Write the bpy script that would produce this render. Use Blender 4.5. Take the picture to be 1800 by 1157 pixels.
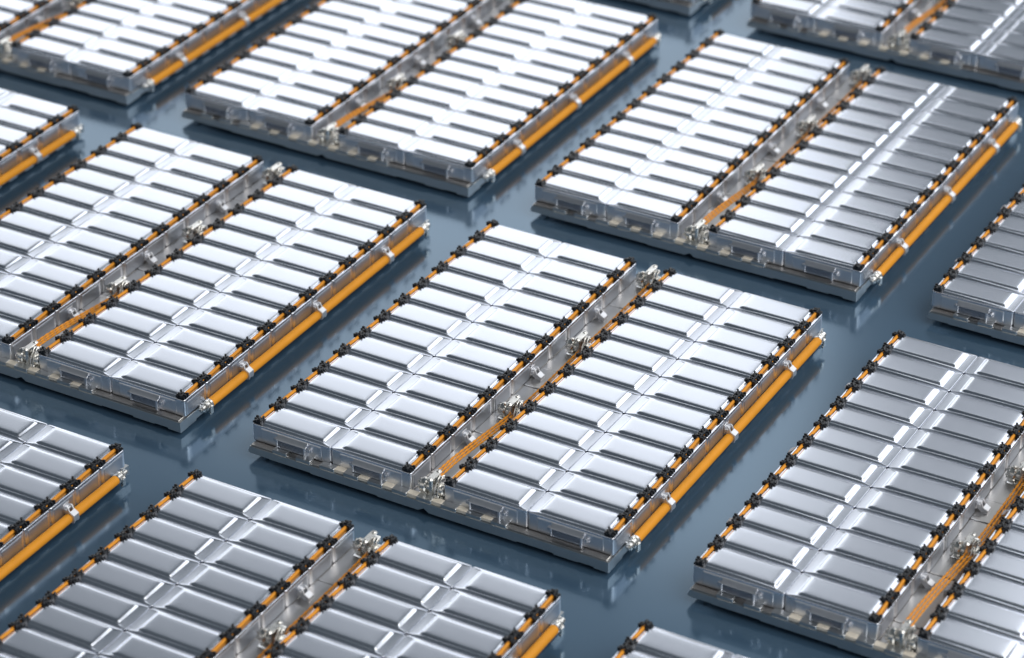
import bpy, math
from mathutils import Vector, Matrix

# ------------------------------------------------------------------ scene, camera, light
S = 0.15                     # one module pitch in metres; every mesh below is written in pitches
FLOOR = -0.945               # floor level below the rim of the module cans, in pitches
scn = bpy.context.scene
for o in list(bpy.data.objects):
    bpy.data.objects.remove(o)
COL = scn.collection
R = math.radians

def W(x, y, z):
    return Vector((x*S, y*S, (z-FLOOR)*S))

cam = bpy.data.cameras.new('camera')
cam.sensor_width = 36.0
cam.lens = 4959.65/1800*36
cam.clip_start = 0.1
cam.clip_end = 200
camo = bpy.data.objects.new('camera', cam)
camo.location = W(30.1553, -48.5185, 38.6568)
camo.rotation_euler = (1.02869817, 0.00330295, 0.51751465)
COL.objects.link(camo)
scn.camera = camo
cam.dof.use_dof = True
cam.dof.focus_distance = (W(0.4, 4.0, 0)-camo.location).length
cam.dof.aperture_fstop = 1.35
cam.dof.aperture_blades = 0

wd = bpy.data.worlds.new('World')
scn.world = wd
wd.use_nodes = True
bg = wd.node_tree.nodes['Background']
bg.inputs[0].default_value = (0.066, 0.080, 0.092, 1)
bg.inputs[1].default_value = 1.0

def softbox(name, az, el, dist, w, h, radiance, col=(1, 1, 1), roll=0):
    """studio softbox: az measured from +Y towards +X, seen from the centre of the pack array"""
    L = bpy.data.lights.new(name, 'AREA')
    L.shape = 'RECTANGLE'
    L.size, L.size_y = w*S, h*S
    L.color = col
    L.energy = radiance*math.pi*(w*S)*(h*S)   # radiant exitance x area
    o = bpy.data.objects.new(name, L)
    c = W(-2, 7, 0)
    d = Vector((math.sin(R(az))*math.cos(R(el)), math.cos(R(az))*math.cos(R(el)), math.sin(R(el))))
    o.location = c+d*dist*S
    o.rotation_euler = (-d).to_track_quat('-Z', 'Y').to_euler()
    COL.objects.link(o)
    return o

# long key wall behind the array, standing parallel to the pack rows
L = bpy.data.lights.new('softbox_key_wall', 'AREA')
L.shape = 'RECTANGLE'
KX0, KX1, KZ0, KZ1, KY = -230.0, -35.2, 0.6, 89.0, 112.0
L.size, L.size_y = (KX1-KX0)*S, (KZ1-KZ0)*S
L.color = (0.965, 0.98, 1.0)
L.energy = 1.30*math.pi*L.size*L.size_y
key = bpy.data.objects.new('softbox_key_wall', L)
key.location = W((KX0+KX1)/2, KY, (KZ0+KZ1)/2)
key.rotation_euler = (R(-90), 0, 0)
COL.objects.link(key)
softbox('softbox_back_right', 16, 30.0, 125, 86, 84, 1.90, (0.965, 0.98, 1.0))
softbox('softbox_wide_back', -10, 26.0, 190, 440, 170, 0.13, (0.88, 0.94, 1.0))
softbox('softbox_front', -150, 20.0, 130, 120, 50, 0.55, (1.0, 0.96, 0.90))
softbox('softbox_overhead', 95, 44.0, 110, 115, 90, 4.0, (1.0, 0.985, 0.96))

vs = scn.view_settings
vs.view_transform = 'Standard'
vs.look = 'None'
vs.exposure = 0.0
vs.gamma = 1.0
vs.use_curve_mapping = False
scn.render.resolution_x, scn.render.resolution_y = 1024, 658
scn.render.engine = 'CYCLES'
scn.cycles.max_bounces = 10
scn.cycles.glossy_bounces = 6
scn.cycles.diffuse_bounces = 4

# ------------------------------------------------------------------ materials
def nodes(name):
    m = bpy.data.materials.new(name)
    m.use_nodes = True
    nt = m.node_tree
    return m, nt, nt.nodes['Principled BSDF']

def noise(nt, scale, detail=3, stretch=(1, 1, 1), rough=0.5):
    tc = nt.nodes.new('ShaderNodeTexCoord')
    mp = nt.nodes.new('ShaderNodeMapping')
    mp.inputs['Scale'].default_value = stretch
    nz = nt.nodes.new('ShaderNodeTexNoise')
    nz.inputs['Scale'].default_value = scale
    nz.inputs['Detail'].default_value = detail
    nz.inputs['Roughness'].default_value = rough
    nt.links.new(tc.outputs['Object'], mp.inputs[0])
    nt.links.new(mp.outputs[0], nz.inputs['Vector'])
    return nz

def maprange(nt, src, a, b, lo=0.3, hi=0.7):
    mr = nt.nodes.new('ShaderNodeMapRange')
    mr.inputs['From Min'].default_value = lo
    mr.inputs['From Max'].default_value = hi
    mr.inputs['To Min'].default_value = a
    mr.inputs['To Max'].default_value = b
    nt.links.new(src, mr.inputs['Value'])
    return mr

def bump(nt, src, bs, strength, dist):
    b = nt.nodes.new('ShaderNodeBump')
    b.inputs['Strength'].default_value = strength
    b.inputs['Distance'].default_value = dist
    nt.links.new(src, b.inputs['Height'])
    nt.links.new(b.outputs[0], bs.inputs['Normal'])

def metal(name, col, rough, var=0.04, tint=0.0, nscale=60, bumpd=0.0, stretch=(1, 1, 1), detail=2):
    m, nt, bs = nodes(name)
    bs.inputs['Metallic'].default_value = 1
    bs.inputs['Base Color'].default_value = (*col, 1)
    nz = noise(nt, nscale, detail, stretch)
    mr = maprange(nt, nz.outputs['Fac'], rough-var, rough+var)
    nt.links.new(mr.outputs[0], bs.inputs['Roughness'])
    if tint:                                   # every can comes from its own coil: slight tone change
        oi = nt.nodes.new('ShaderNodeObjectInfo')
        hv = nt.nodes.new('ShaderNodeHueSaturation')
        hv.inputs['Color'].default_value = (*col, 1)
        mv = maprange(nt, oi.outputs['Random'], 1-tint, 1+tint, 0, 1)
        nt.links.new(mv.outputs[0], hv.inputs['Value'])
        nt.links.new(hv.outputs[0], bs.inputs['Base Color'])
    if bumpd:
        bump(nt, nz.outputs['Fac'], bs, 0.3, bumpd)
    return m

def plastic(name, col, rough, var=0.06, nscale=80, colvar=0.06, spec=0.5, bumpd=0.0):
    m, nt, bs = nodes(name)
    nz = noise(nt, nscale, 4)
    mr = maprange(nt, nz.outputs['Fac'], rough-var, rough+var)
    nt.links.new(mr.outputs[0], bs.inputs['Roughness'])
    hv = nt.nodes.new('ShaderNodeHueSaturation')
    hv.inputs['Color'].default_value = (*col, 1)
    n2 = noise(nt, nscale*0.2, 2)
    mv = maprange(nt, n2.outputs['Fac'], 1-colvar, 1+colvar)
    nt.links.new(mv.outputs[0], hv.inputs['Value'])
    nt.links.new(hv.outputs[0], bs.inputs['Base Color'])
    bs.inputs['Specular IOR Level'].default_value = spec
    if bumpd:
        bump(nt, nz.outputs['Fac'], bs, 0.3, bumpd)
    return m

M_CAN = metal('pressed_aluminium', (0.77, 0.805, 0.89), 0.235, 0.006, 0.012, 9, detail=1)
M_WALL = metal('can_wall_aluminium', (0.78, 0.80, 0.85), 0.34, 0.02, 0.02, 18)
M_SIDE = metal('side_panel_aluminium', (0.50, 0.54, 0.61), 0.45, 0.02, 0.02, 18)
M_TRAY = metal('tray_aluminium', (0.56, 0.58, 0.59), 0.34, 0.05, 0.0, 30, 0.0002)
M_CHAN = metal('channel_sheet', (0.46, 0.445, 0.43), 0.34, 0.05, 0.0, 12, 0.0, (1, .15, 1))
M_VENT = metal('satin_vent_aluminium', (0.62, 0.65, 0.71), 0.40, 0.03, 0.0, 50)
M_STEEL = metal('zinc_steel', (0.68, 0.69, 0.72), 0.50, 0.04, 0.0, 50)
M_NICKEL = metal('nickel_plated', (0.76, 0.75, 0.72), 0.27, 0.05, 0.0, 60)
M_BLACK = plastic('black_nylon', (0.012, 0.014, 0.018), 0.30, spec=0.38)
M_SCREW = plastic('dark_screw', (0.03, 0.03, 0.033), 0.4)
M_ORANGE = plastic('orange_cable_jacket', (0.72, 0.285, 0.020), 0.55, 0.05, 60, 0.05, 0.35)
M_HOSE = plastic('orange_hose', (0.70, 0.285, 0.018), 0.60, 0.05, 60, 0.05, 0.3)
M_BEIGE = plastic('beige_pad', (0.74, 0.68, 0.58), 0.6)

def floor_mat():
    m, nt, bs = nodes('blue_polished_floor')
    bs.inputs['Base Color'].default_value = (0.042, 0.082, 0.132, 1)
    nz = noise(nt, 0.7, 3)
    mr = maprange(nt, nz.outputs['Fac'], 0.135, 0.16)
    nt.links.new(mr.outputs[0], bs.inputs['Roughness'])
    bs.inputs['IOR'].default_value = 2.55
    bs.inputs['Specular Tint'].default_value = (0.58, 0.79, 1.0, 1)
    return m
M_FLOOR = floor_mat()

# ------------------------------------------------------------------ mesh helpers
class MB:
    def __init__(s):
        s.v, s.f, s.m, s.mats = [], [], [], []
    def mi(s, mat):
        if mat not in s.mats:
            s.mats.append(mat)
        return s.mats.index(mat)
    def loft(s, loops, mat, cap0=True, cap1=True):
        k = s.mi(mat)
        n = len(loops[0])
        base = len(s.v)
        for l in loops:
            s.v.extend(l)
        for a in range(len(loops)-1):
            for b in range(n):
                c = (b+1) % n
                s.f.append((base+a*n+b, base+a*n+c, base+(a+1)*n+c, base+(a+1)*n+b))
                s.m.append(k)
        if cap0:
            s.f.append(tuple(base+i for i in reversed(range(n)))); s.m.append(k)
        if cap1:
            s.f.append(tuple(base+(len(loops)-1)*n+i for i in range(n))); s.m.append(k)
    def box(s, x0, x1, y0, y1, z0, z1, mat, b=0.012):
        b = min(b, (x1-x0)*.3, (y1-y0)*.3, (z1-z0)*.3)
        L = lambda i, z: rr(x0+i, x1-i, y0+i, y1-i, b, z, 1)
        s.loft([L(b, z0), L(0, z0+b), L(0, z1-b), L(b, z1)], mat)
    def cyl(s, p0, p1, r, mat, n=16, b=0.012, r1=None):
        p0, p1 = Vector(p0), Vector(p1)
        r1 = r if r1 is None else r1
        d = (p1-p0); ln = d.length; d.normalize()
        a = d.orthogonal().normalized(); c = d.cross(a)
        b = min(b, ln*.3, r*.4)
        def ring(t, q):
            return [tuple(p0+d*t+(a*math.cos(6.28318*i/n)+c*math.sin(6.28318*i/n))*q) for i in range(n)]
        s.loft([ring(0, r-b), ring(b, r), ring(ln-b, r1), ring(ln, r1-b)], mat)
    def prism(s, poly, axis, t0, t1, mat, b=0.01):
        """poly: outline in the plane normal to axis ('y': (x,z), 'z': (x,y), 'x': (y,z)), chamfered rims"""
        n = len(poly)
        ar = sum(poly[i][0]*poly[(i+1) % n][1]-poly[(i+1) % n][0]*poly[i][1] for i in range(n))
        if ar < 0:
            poly = poly[::-1]
        ins = []
        for i in range(n):
            p, q, w = Vector(poly[i-1]), Vector(poly[i]), Vector(poly[(i+1) % n])
            e1, e2 = (q-p).normalized(), (w-q).normalized()
            n1, n2 = Vector((-e1.y, e1.x)), Vector((-e2.y, e2.x))
            h = (n1+n2)
            h = h/max(.35, h.length_squared)*2*b
            ins.append((q.x+h.x, q.y+h.y))
        def put(P, t):
            if axis == 'y': return [(a, t, c) for a, c in P]
            if axis == 'z': return [(a, c, t) for a, c in P]
            return [(t, a, c) for a, c in P]
        L = [put(ins, t0), put(poly, t0+b), put(poly, t1-b), put(ins, t1)]
        if axis == 'y':
            L = [l[::-1] for l in L]
        s.loft(L, mat)
    def tube(s, pts, rad, mat, n=8, cap=True):
        pts = [Vector(p) for p in pts]
        loops = []
        up = Vector((0, 0, 1))
        for i, p in enumerate(pts):
            t = (pts[min(i+1, len(pts)-1)]-pts[max(i-1, 0)]).normalized()
            a = t.cross(up)
            if a.length < 1e-3: a = t.cross(Vector((1, 0, 0)))
            a.normalize(); c = t.cross(a)
            q = rad[i] if isinstance(rad, (list, tuple)) else rad
            loops.append([tuple(p+(a*math.cos(-6.28318*k/n)+c*math.sin(-6.28318*k/n))*q) for k in range(n)])
        s.loft(loops, mat, cap, cap)
    def mirror_x(s):
        o = MB(); o.mats = s.mats[:]; o.m = s.m[:]
        o.v = [(-x, y, z) for x, y, z in s.v]
        o.f = [tuple(reversed(f)) for f in s.f]
        return o
    def mirror_y(s):
        o = MB(); o.mats = s.mats[:]; o.m = s.m[:]
        o.v = [(x, -y, z) for x, y, z in s.v]
        o.f = [tuple(reversed(f)) for f in s.f]
        return o
    def mesh(s, name, sharp=35, smooth=True):
        me = bpy.data.meshes.new(name)
        me.from_pydata([(x*S, y*S, z*S) for x, y, z in s.v], [], s.f)
        for m in s.mats:
            me.materials.append(m)
        me.polygons.foreach_set('material_index', s.m)
        me.polygons.foreach_set('use_smooth', [smooth]*len(s.f))
        me.update()
        if sharp:
            me.set_sharp_from_angle(angle=R(sharp))
        return me

def rr(x0, x1, y0, y1, r, z, n=3):
    """rounded rectangle, counter-clockwise seen from above; z may be a function of x"""
    r = max(1e-4, min(r, (x1-x0)*.49, (y1-y0)*.49))
    out = []
    for cx, cy, a0 in ((x1-r, y0+r, -90), (x1-r, y1-r, 0), (x0+r, y1-r, 90), (x0+r, y0+r, 180)):
        for k in range(n+1):
            a = R(a0+90*k/n)
            x, y = cx+r*math.cos(a), cy+r*math.sin(a)
            out.append((x, y, z(x) if callable(z) else z))
    return out

def add(name, me, parent=None, loc=(0, 0, 0)):
    o = bpy.data.objects.new(name, me)
    o.location = (loc[0]*S, loc[1]*S, loc[2]*S)
    if parent:
        o.parent = parent
    COL.objects.link(o)
    return o

# ------------------------------------------------------------------ the floor
mb = MB()
mb.v = [(-260, -160, 0), (260, -160, 0), (260, 260, 0), (-260, 260, 0)]
mb.f = [(0, 1, 2, 3)]; mb.m = [0]; mb.mats = [M_FLOOR]
fl = add('floor', mb.mesh('floor', 0, False))
fl['kind'] = 'structure'

# ------------------------------------------------------------------ battery module (outer side towards +x)
WX = 2.35
def module_mb(front):
    mb = MB()
    X0, X1, Y0, Y1 = 0.005, WX-.004, 0.008, 0.992
    def L(i, z, o=None, r=.07):                  # i: inset on three sides, o: inset on the outer side
        o = i if o is None else o
        return rr(X0+i, X1-o, Y0+i, Y1-i, max(.012, r-i), z, 4)
    wall = [L(.03, -.50), L(.008, -.49), L(0, -.47), L(0, -.46), L(0, -.07), L(0, -.055)]
    mb.loft(wall, M_WALL, True, False)
    top = [L(0, -.055), L(.001, -.022, .004), L(.003, -.009, .016), L(.006, -.003, .034), L(.010, -.0003, .050), L(.013, 0.0, .056)]
    def P(x0, x1, y0, y1, z, zi=None, r=.04):     # zi: height at the inner end where the lid ramps down
        f = z if zi is None else (lambda x: zi+(z-zi)*min(1, max(0, (x-x0)/.10)))
        return rr(x0, x1, y0, y1, r, f, 4)
    top += [
        P(0.018, 2.182, 0.0300, 0.9700, 0.0000, None),
        P(0.020, 2.178, 0.0330, 0.9670, 0.0004, None),
        P(0.024, 2.172, 0.0370, 0.9630, 0.0025, 0.0004),
        P(0.060, 2.160, 0.0480, 0.9520, 0.0110, 0.0015),
        P(0.215, 2.139, 0.0840, 0.9160, 0.0400, 0.006),
        P(0.228, 2.134, 0.0895, 0.9105, 0.0440, 0.007),
        P(0.231, 2.131, 0.0925, 0.9075, 0.0452, 0.0074),
        P(0.234, 2.128, 0.0950, 0.9050, 0.0455, 0.0078),
        P(0.238, 2.108, 0.1190, 0.8810, 0.0459, 0.0084),
        P(0.242, 2.105, 0.1220, 0.8780, 0.0465, 0.0095),
        P(0.252, 2.099, 0.1260, 0.8740, 0.0493, 0.014),
        P(0.278, 2.080, 0.1370, 0.8630, 0.0580, 0.034),
        P(0.294, 2.071, 0.1430, 0.8570, 0.0618, 0.047),
        P(0.308, 2.063, 0.1500, 0.8500, 0.0648, 0.0565),
        P(0.324, 2.053, 0.1580, 0.8420, 0.0670, 0.0634),
        P(0.345, 2.039, 0.1710, 0.8290, 0.0690, 0.068),
        P(0.375, 2.016, 0.1920, 0.8080, 0.0707, None),
        P(0.430, 1.970, 0.2400, 0.7600, 0.0721, None),
        P(0.520, 1.870, 0.3400, 0.6600, 0.0727, None),
        P(0.600, 1.790, 0.4200, 0.5800, 0.0729, None),
    ]
    mb.loft(top, M_CAN, False, True)
    # pressed panel on the outer side wall, proud of the can
    def panel_x(y0, y1, z0, z1, t):
        A = lambda i, x: [(x, b, c) for b, c, _ in rr(y0+i, y1-i, z0+i, z1-i, .03, 0, 3)]
        mb.loft([A(-.012, X1-.004), A(0, X1+t*.7), A(.012, X1+t), A(.03, X1+t)], M_SIDE, False, True)
    panel_x(.13, .87, -.46, -.10, .012)
    if front:
        def panel_y(x0, x1, z0, z1, t):
            A = lambda i, y: [(b, y, c) for b, c, _ in rr(x0+i, x1-i, z0+i, z1-i, .03, 0, 3)]
            mb.loft([A(-.012, Y0+.004), A(0, Y0-t*.7), A(.012, Y0-t), A(.03, Y0-t)], M_WALL, False, True)
        panel_y(.28, 2.07, -.455, -.075, .014)
    return mb

mR, mRf = module_mb(False), module_mb(True)
ME_MOD = {1: mR.mesh('battery_module', 50), -1: mR.mirror_x().mesh('battery_module', 50)}
ME_MODF = {1: mRf.mesh('battery_module', 50), -1: mRf.mirror_x().mesh('battery_module', 50)}

# vent cover with grille and two bolts on the front wall; origin at the middle of its top edge, on the wall
def vent_mb():
    mb = MB()
    V = M_VENT
    mb.prism([(.0, -.030), (-.085, -.105), (-.105, -.130), (-.095, -.145), (0.01, -.145), (0.01, -.03)], 'x', -.44, .46, V, .008)
    mb.box(-.45, -.405, -.085, .01, -.375, -.130, V)
    mb.box(.36, .43, -.095, .01, -.43, -.130, V)
    mb.box(-.41, .365, -.070, .01, -.375, -.345, V)
    mb.box(-.41, .365, -.010, .012, -.350, -.140, V, .002)
    for k in range(5):                                        # louvres
        z = -.166-k*.038
        mb.prism([(.0, z), (-.058, z-.010), (-.058, z-.022), (.0, z-.012)], 'x', -.408, .364, V, .002)
    mb.cyl((-.50, .01, -.20), (-.50, -.05, -.20), .060, V, 16, .025)
    mb.cyl((.52, .01, -.19), (.52, -.05, -.19), .082, V, 20, .025)
    mb.cyl((.52, -.04, -.19), (.52, -.085, -.19), .050, V, 16, .02)
    mb.cyl((.44, .01, -.085), (.44, -.06, -.085), .050, V, 14, .02)
    mb.cyl((.40, .01, -.44), (.40, -.065, -.44), .028, V, 10, .008)
    return mb
ME_VENT = vent_mb().mesh('vent_cover', 40)

# black corner clip (front corner of a module whose outer side is +x); origin at the module's origin
def clip_mb():
    mb = MB()
    B = M_BLACK
    # saddle block with a rounded top
    arc = [(2.075, .004), (2.262, .004), (2.262, .085)]
    arc += [(2.168+.094*math.cos(R(a)), .085+.055*math.sin(R(a))) for a in (25, 55, 90, 125, 155)]
    arc += [(2.075, .085)]
    mb.prism(arc, 'y', .030, .165, B, .010)
    mb.box(2.055, 2.110, .120, .235, .020, .082, B, .008)      # foot towards the pad
    mb.box(2.115, 2.185, .155, .250, .010, .105, B, .008)
    mb.box(2.255, 2.305, .040, .225, .004, .078, B, .008)      # outer cheek
    mb.box(2.262, 2.338, .105, .155, .010, .110, B, .008)      # prongs
    mb.box(2.268, 2.345, .190, .240, .012, .125, B, .008)
    mb.box(2.285, 2.338, .025, .075, .004, .060, B, .008)
    mb.box(2.195, 2.255, -.010, .050, .070, .128, B, .008)     # lug over the joint
    mb.box(2.085, 2.150, .000, .050, .035, .105, B, .008)
    mb.cyl((2.118, .205, .02), (2.118, .205, .140), .024, B, 8, .006)
    mb.cyl((2.118, .205, .130), (2.118, .205, .160), .032, B, 8, .006)
    mb.box(2.200, 2.262, .160, .215, .060, .118, B, .010)
    mb.cyl((2.140, .080, .110), (2.140, .080, .156), .026, B, 8, .006)
    mb.cyl((2.215, .110, .120), (2.215, .110, .165), .018, B, 8, .006)
    return mb
cR = clip_mb()
cB = cR.mirror_y(); cB.v = [(x, y+1.0, z) for x, y, z in cB.v]
# rear corner clip reaches further over the pad: two fingers more
cB.box(2.010, 2.100, .800, .845, .060, .105, M_BLACK, .008)
cB.box(2.015, 2.085, .880, .935, .045, .095, M_BLACK, .008)
ME_CLIP = {(1, 0): cR.mesh('corner_clip', 40), (-1, 0): cR.mirror_x().mesh('corner_clip', 40),
           (1, 1): cB.mesh('corner_clip', 40), (-1, 1): cB.mirror_x().mesh('corner_clip', 40)}

# orange bus cable lying on the outer ledge of one column of modules (12 rows)
def bus_mb(sgn):
    mb = MB()
    pts = []
    n = 12*10
    for k in range(n+1):
        t = k/10.0
        y = .09+t*(11.82/12)
        ph = (t % 1.0)
        bow = math.sin(math.pi*ph)
        x = 2.208+.007*math.sin(2*math.pi*ph)+.004*math.sin(t*2.3)
        pts.append((sgn*x, y, .045+.008*bow))
    mb.tube(pts, .043, M_ORANGE, 10)
    return mb
ME_BUS = {1: bus_mb(1).mesh('bus_cable', 60), -1: bus_mb(-1).mesh('bus_cable', 60)}

# corrugated hose along the right side, y 0.9 .. 11.4
HX, HZ, HR = 5.292, -.510, .124
def hose_mb():
    mb = MB()
    pts, rad = [], []
    y, step = .86, .056
    while y < 11.42:
        for dy, r in ((0, HR-.0045), (step*.25, HR), (step*.70, HR), (step*.95, HR-.0045)):
            pts.append((HX, y+dy, HZ)); rad.append(r)
        y += step
    mb.tube(pts, rad, M_HOSE, 18)
    return mb
ME_HOSE = hose_mb().mesh('coolant_hose', 60)

def fitting_mb():
    mb = MB()      # along -y from the hose end at y = 0
    N = M_NICKEL
    mb.cyl((0, .04, 0), (0, -.06, 0), .140, N, 20, .015)
    mb.cyl((0, -.05, 0), (0, -.16, 0), .115, N, 20, .012)
    mb.cyl((0, -.15, 0), (0, -.22, 0), .135, N, 8, .015)
    mb.cyl((0, -.21, 0), (0, -.36, 0), .095, N, 18, .02)
    mb.cyl((0, -.35, 0), (0, -.40, 0), .060, N, 12, .015)
    mb.box(.075, .165, -.15, -.03, -.20, .03, N, .012)          # latch
    mb.cyl((.12, -.16, -.19), (.12, -.02, -.19), .035, N, 10, .01)
    mb.cyl((0, -.10, .08), (0, -.10, .160), .040, N, 10, .012)
    mb.box(-.165, -.02, -.24, -.05, -.05, .05, N, .012)          # stub to the module wall
    return mb
fF = fitting_mb()
ME_FITF = fF.mesh('hose_fitting', 40)
fBk = fF.mirror_y()
fBk.box(-.02, .02, .20, .25, -.17, .19, M_NICKEL, .008)          # rear lug plate
ME_FITB = fBk.mesh('hose_fitting', 40)

# clamp bracket on a side wall: two cheeks joined by a nose block; wall at x = 0, outwards +x
def bracket_mb():
    mb = MB()
    ST = M_STEEL
    out = [(.0, -.285), (.022, -.235), (.062, -.207), (.110, -.207), (.142, -.235), (.172, -.315), (.205, -.355),
           (.300, -.405), (.306, -.560), (.285, -.615), (.235, -.640), (.180, -.625), (.140, -.570),
           (.118, -.460), (.060, -.410), (.010, -.385)]
    mb.prism(out, 'y', -.105, -.055, ST, .010)
    mb.prism(out, 'y', .055, .105, ST, .010)
    nose = [(.185, -.318), (.308, -.398), (.314, -.552), (.262, -.575), (.195, -.470)]
    mb.prism(nose, 'y', -.108, .108, ST, .012)
    mb.cyl((.070, -.14, -.285), (.070, .14, -.285), .048, ST, 16, .012)
    mb.cyl((.215, -.125, -.560), (.215, .125, -.560), .034, ST, 14, .01)
    mb.cyl((.215, -.128, -.560), (.215, .128, -.560), .017, M_SCREW, 10, .004)
    mb.cyl((-.01, 0, -.285), (.07, 0, -.285), .07, ST, 16, .012)
    mb.box(-.006, .014, -.12, .12, -.42, -.16, ST, .006)
    return mb
bR = bracket_mb()
ME_BRK = {1: bR.mesh('clamp_bracket', 40), -1: bR.mirror_x().mesh('clamp_bracket', 40)}

# cable connector in the centre channel
def stadium(cx, cy, hl, r, n=8):
    P = [(cx+r*math.cos(R(a)), cy+hl+r*math.sin(R(a))) for a in [180*k/n for k in range(n+1)]]
    P += [(cx+r*math.cos(R(a)), cy-hl+r*math.sin(R(a))) for a in [180+180*k/n for k in range(n+1)]]
    return P
def connector_mb():
    mb = MB(); N = M_NICKEL
    mb.box(-.30, .40, -.10, .34, -.58, -.44, N, .03)
    mb.cyl((-.33, .10, -.29), (-.26, .10, -.29), .150, N, 24, .03)      # left drum
    mb.cyl((-.27, .10, -.29), (-.10, .10, -.29), .195, N, 24, .03)
    mb.cyl((-.10, .10, -.29), (.02, .10, -.29), .140, N, 20, .02)
    mb.cyl((.26, .10, -.27), (.40, .10, -.27), .170, N, 24, .03)        # right drum
    mb.cyl((.18, .10, -.27), (.27, .10, -.27), .120, N, 20, .02)
    for a in range(0, 360, 60):                                          # bolts round the left drum
        y, z = .10+.125*math.cos(R(a)), -.29+.125*math.sin(R(a))
        mb.cyl((-.36, y, z), (-.30, y, z), .026, N, 8, .008)
    for a in range(30, 360, 90):
        y, z = .10+.13*math.cos(R(a)), -.27+.13*math.sin(R(a))
        mb.cyl((.39, y, z), (.425, y, z), .024, N, 8, .008)
    mb.box(.02, .12, -.08, .02, -.46, .055, N, .015)                     # post
    mb.box(.00, .14, .16, .26, -.30, .055, N, .015)
    mb.prism(stadium(.085, .085, .20, .085), 'z', .055, .090, N, .012)    # oval plate
    for y in (-.115, .285):
        mb.cyl((.085, y, .085), (.085, y, .112), .052, N, 14, .01)
        mb.cyl((.085, y, .105), (.085, y, .1135), .026, M_SCREW, 8, .003)
    # link arms standing beside the post
    arm = [(-.14, -.44), (-.06, -.46), (-.02, -.40), (.02, -.25), (.13, -.08), (.19, -.05), (.23, .00),
           (.20, .05), (.13, .06), (.07, .02), (-.03, -.12), (-.08, -.22), (-.12, -.34)]
    for x in (.175, .255):
        mb.prism(arm, 'x', x, x+.04, N, .008)
    mb.cyl((.155, -.085, -.405), (.315, -.085, -.405), .045, N, 14, .01)
    mb.cyl((.150, .165, .005), (.320, .165, .005), .045, N, 14, .01)
    mb.cyl((.318, -.085, -.405), (.326, -.085, -.405), .022, M_SCREW, 8, .002)
    # neck and small lugs
    mb.cyl((-.15, .06, -.12), (-.15, .06, -.04), .045, N, 12, .012)
    mb.cyl((-.05, .22, -.16), (-.05, .22, -.02), .035, N, 12, .012)
    mb.box(-.10, .20, .26, .42, -.22, -.06, N, .02)
    return mb
ME_CON = connector_mb().mesh('cable_connector', 40)

# twisted orange cables in the channel, hung from connector to connector
CY = (.14, 4.04, 7.66, 11.70)
def braid_mb(x0, ph0):
    mb = MB()
    for st in (0, 1):
        pts = []
        n = 420
        for k in range(n+1):
            y = CY[0]+.2+(CY[3]-CY[0]-.2)*k/n
            for a, b in zip(CY[:-1], CY[1:]):
                if a <= y <= b:
                    t = (y-a)/(b-a)
            sag = math.sin(math.pi*t)
            an = 2*math.pi*y/.42+ph0+math.pi*st
            e = min(1, max(0, (y-.6)/4.6)); e = e*e*(3-2*e)           # the run drops towards the rear
            pts.append((x0+.085*e+.013*math.cos(an), y, -.045-.025*sag-.325*e+.013*math.sin(an)))
        mb.tube(pts, .020, M_ORANGE, 7)
    return mb
ME_BRAID = [braid_mb(x, p).mesh('twisted_cable', 60) for x, p in ((.000, 0.0), (.090, 1.3), (.180, 2.4))]

# ------------------------------------------------------------------ tray
TY0 = -.215
def tray_mb():
    mb = MB(); T = M_TRAY
    out = [(-5.10, -.548), (-5.155, -.69), (-5.155, -.735), (-5.10, -.760), (-4.55, -.760), (-4.52, -.775), (-3.30, -.775),
           (-3.27, -.800), (-1.35, -.805), (-1.32, -.828), (-.15, -.828), (.015, -.735), (.16, -.828), (1.90, -.828),
           (1.92, -.825), (2.62, -.825), (2.65, -.800), (3.62, -.800), (3.66, -.835), (4.30, -.835), (4.33, -.815),
           (4.72, -.815), (4.75, -.852), (5.145, -.852), (5.145, -.548)]
    mb.prism(out, 'y', TY0, .10, T, .008)
    # rear bar and side sills
    mb.prism([(-5.10, -.548), (-5.145, -.70), (-5.145, -.80), (5.145, -.80), (5.145, -.548)], 'y', 11.90, 12.12, T, .008)
    side = [(.09, -.548), (.09, -.848)]
    y, lo = .09, True
    while y < 11.7:
        side += [(y+.38, -.848 if lo else -.800)]
        y += .38
        lo = not lo
        side += [(y+.02, -.848 if lo else -.800)]
    side += [(11.91, -.80), (11.91, -.548)]
    mb.prism(side, 'x', 4.90, 5.145, T, .006)
    mb.prism([(.09, -.548), (.09, -.76), (11.91, -.76), (11.91, -.548)], 'x', -5.13, -4.90, T, .006)
    mb.box(-4.91, 4.91, .09, 11.91, -.70, -.575, T, .01)
    # deck sheets under the two halves and the channel sheet with its seams
    mb.box(-5.08, -.47, -.195, 12.0, -.547, -.512, M_CHAN, .008)
    mb.box(.47, 5.08, -.195, 12.0, -.547, -.512, M_CHAN, .008)
    return mb
ME_TRAY = tray_mb().mesh('tray', 35)

def channel_mb():
    mb = MB()
    ys = [-.17, .92, 2.02, 3.05, 4.40, 5.60, 6.55, 8.05, 9.20, 10.30, 12.0]
    for k in range(len(ys)-1):
        dz = (.0, .05, .012, .06, .0, .045, .015, .05, .01, .03)[k]
        mb.box(-.452, .452, ys[k]+.006, ys[k+1]-.006, -.547, -.490+dz*.5, M_CHAN, .012)
    return mb
ME_CHAN = channel_mb().mesh('channel_plate', 35)

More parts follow.
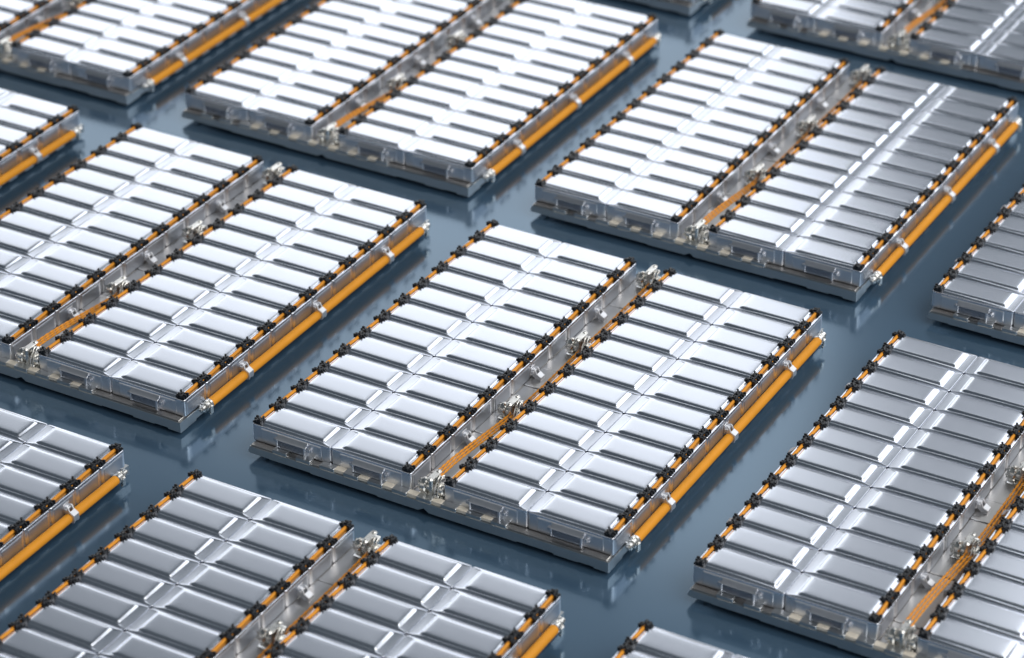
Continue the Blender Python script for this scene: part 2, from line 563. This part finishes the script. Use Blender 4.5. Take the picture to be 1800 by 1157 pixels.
mb = MB(); mb.box(0, .425, TY0-.003, .0, -.545, -.440, M_TRAY, .010)
mb.box(.02, .405, TY0-.001, -.0, -.560, -.543, M_BEIGE, .003)
ME_TOOTH = mb.mesh('end_block', 35)
mb = MB()
mb.box(-.002, .281, TY0+.022, -.004, -.545, -.436, M_BEIGE, .008)
ME_SPACER = mb.mesh('spacer_pad', 35)
mb = MB(); mb.cyl((0, 0, FLOOR), (0, 0, -.70), .22, M_BLACK, 20, .02, .18)
ME_FOOT = mb.mesh('foot', 35)

# ------------------------------------------------------------------ the packs
PX, PY, HD = 12.3845791, 14.5372385, 2.8046
def build_pack(i, j, label):
    p = bpy.data.objects.new('battery_pack', None)
    p.empty_display_size = .2
    p.location = W(i*PX, j*PY+6, FLOOR)
    COL.objects.link(p)
    p['label'] = label
    p['category'] = 'battery pack'
    p['group'] = 'battery packs standing in rows on the floor'
    def part(name, me, loc=(0, 0, 0), par=None):
        if par is None:
            return add(name, me, p, (loc[0], loc[1]-6, loc[2]-FLOOR))
        return add(name, me, par, loc)
    part('tray', ME_TRAY)
    part('channel_plate', ME_CHAN)
    for fx in (-4.3, -1.6, 1.6, 4.3):
        for fy in (.9, 6.0, 11.1):
            part('foot', ME_FOOT, (fx, fy, 0))
    for k in range(10):
        part('end_block', ME_TOOTH, (-4.42+.704*k, 0, 0))
    for k in range(2, 9):
        part('spacer_pad', ME_SPACER, (-4.42+.704*k+.425, 0, 0))
    for hx in (-HD, HD):
        for sgn in (-1, 1):
            for r in range(12):
                m = part('battery_module', (ME_MODF if r == 0 else ME_MOD)[sgn], (hx, r, 0))
                part('corner_clip', ME_CLIP[(sgn, 0)], (0, 0, 0), m)
                part('corner_clip', ME_CLIP[(sgn, 1)], (0, 0, 0), m)
                if r == 0:
                    part('vent_cover', ME_VENT, (-1.125 if sgn < 0 else 1.125, -.008, -.055), m)
            part('bus_cable', ME_BUS[sgn], (hx, 0, 0))
            for y in (2.56, 6.08, 9.58):
                part('clamp_bracket', ME_BRK[sgn], (hx+sgn*WX, y, 0))
    part('coolant_hose', ME_HOSE)
    part('hose_fitting', ME_FITF, (HX, .86, HZ))
    part('hose_fitting', ME_FITB, (HX, 11.42, HZ))
    for y in CY:
        part('cable_connector', ME_CON, (.04, y-.08, 0))
    for me in ME_BRAID:
        part('twisted_cable', me)
    return p

PACKS = [
    (0, 0, 'silver battery pack at the centre, in sharp focus, whole in view'),
    (-1, 0, 'bright silver battery pack left of the centre one, partly cut off by the left edge'),
    (1, 0, 'grey silver battery pack in the lower right corner, right of the centre pack'),
    (-2, 0, 'battery pack at the left edge, only its rear right corner with hose showing'),
    (0, 1, 'silver battery pack directly behind the centre pack, right of the white one at the top'),
    (-1, 1, 'glaring white battery pack at top centre, behind the pack left of the centre'),
    (1, 1, 'battery pack at the right edge showing its left front corner above the lower right pack'),
    (-2, 1, 'blurred white battery pack in the top left corner with its orange hose facing the lens'),
    (0, 2, 'blurred dim grey battery pack in the top right corner'),
    (-1, 2, 'battery pack at the top edge of which only the dark front tray corner shows'),
    (0, -1, 'grey silver battery pack cut off by the bottom edge, in front of the centre pack'),
    (1, -1, 'battery pack at the bottom edge right of middle, only its rear left corner showing'),
    (-1, -1, 'battery pack in the lower left showing its rear right corner and ribbed orange hose'),
]
for i, j, lab in PACKS:
    build_pack(i, j, lab)
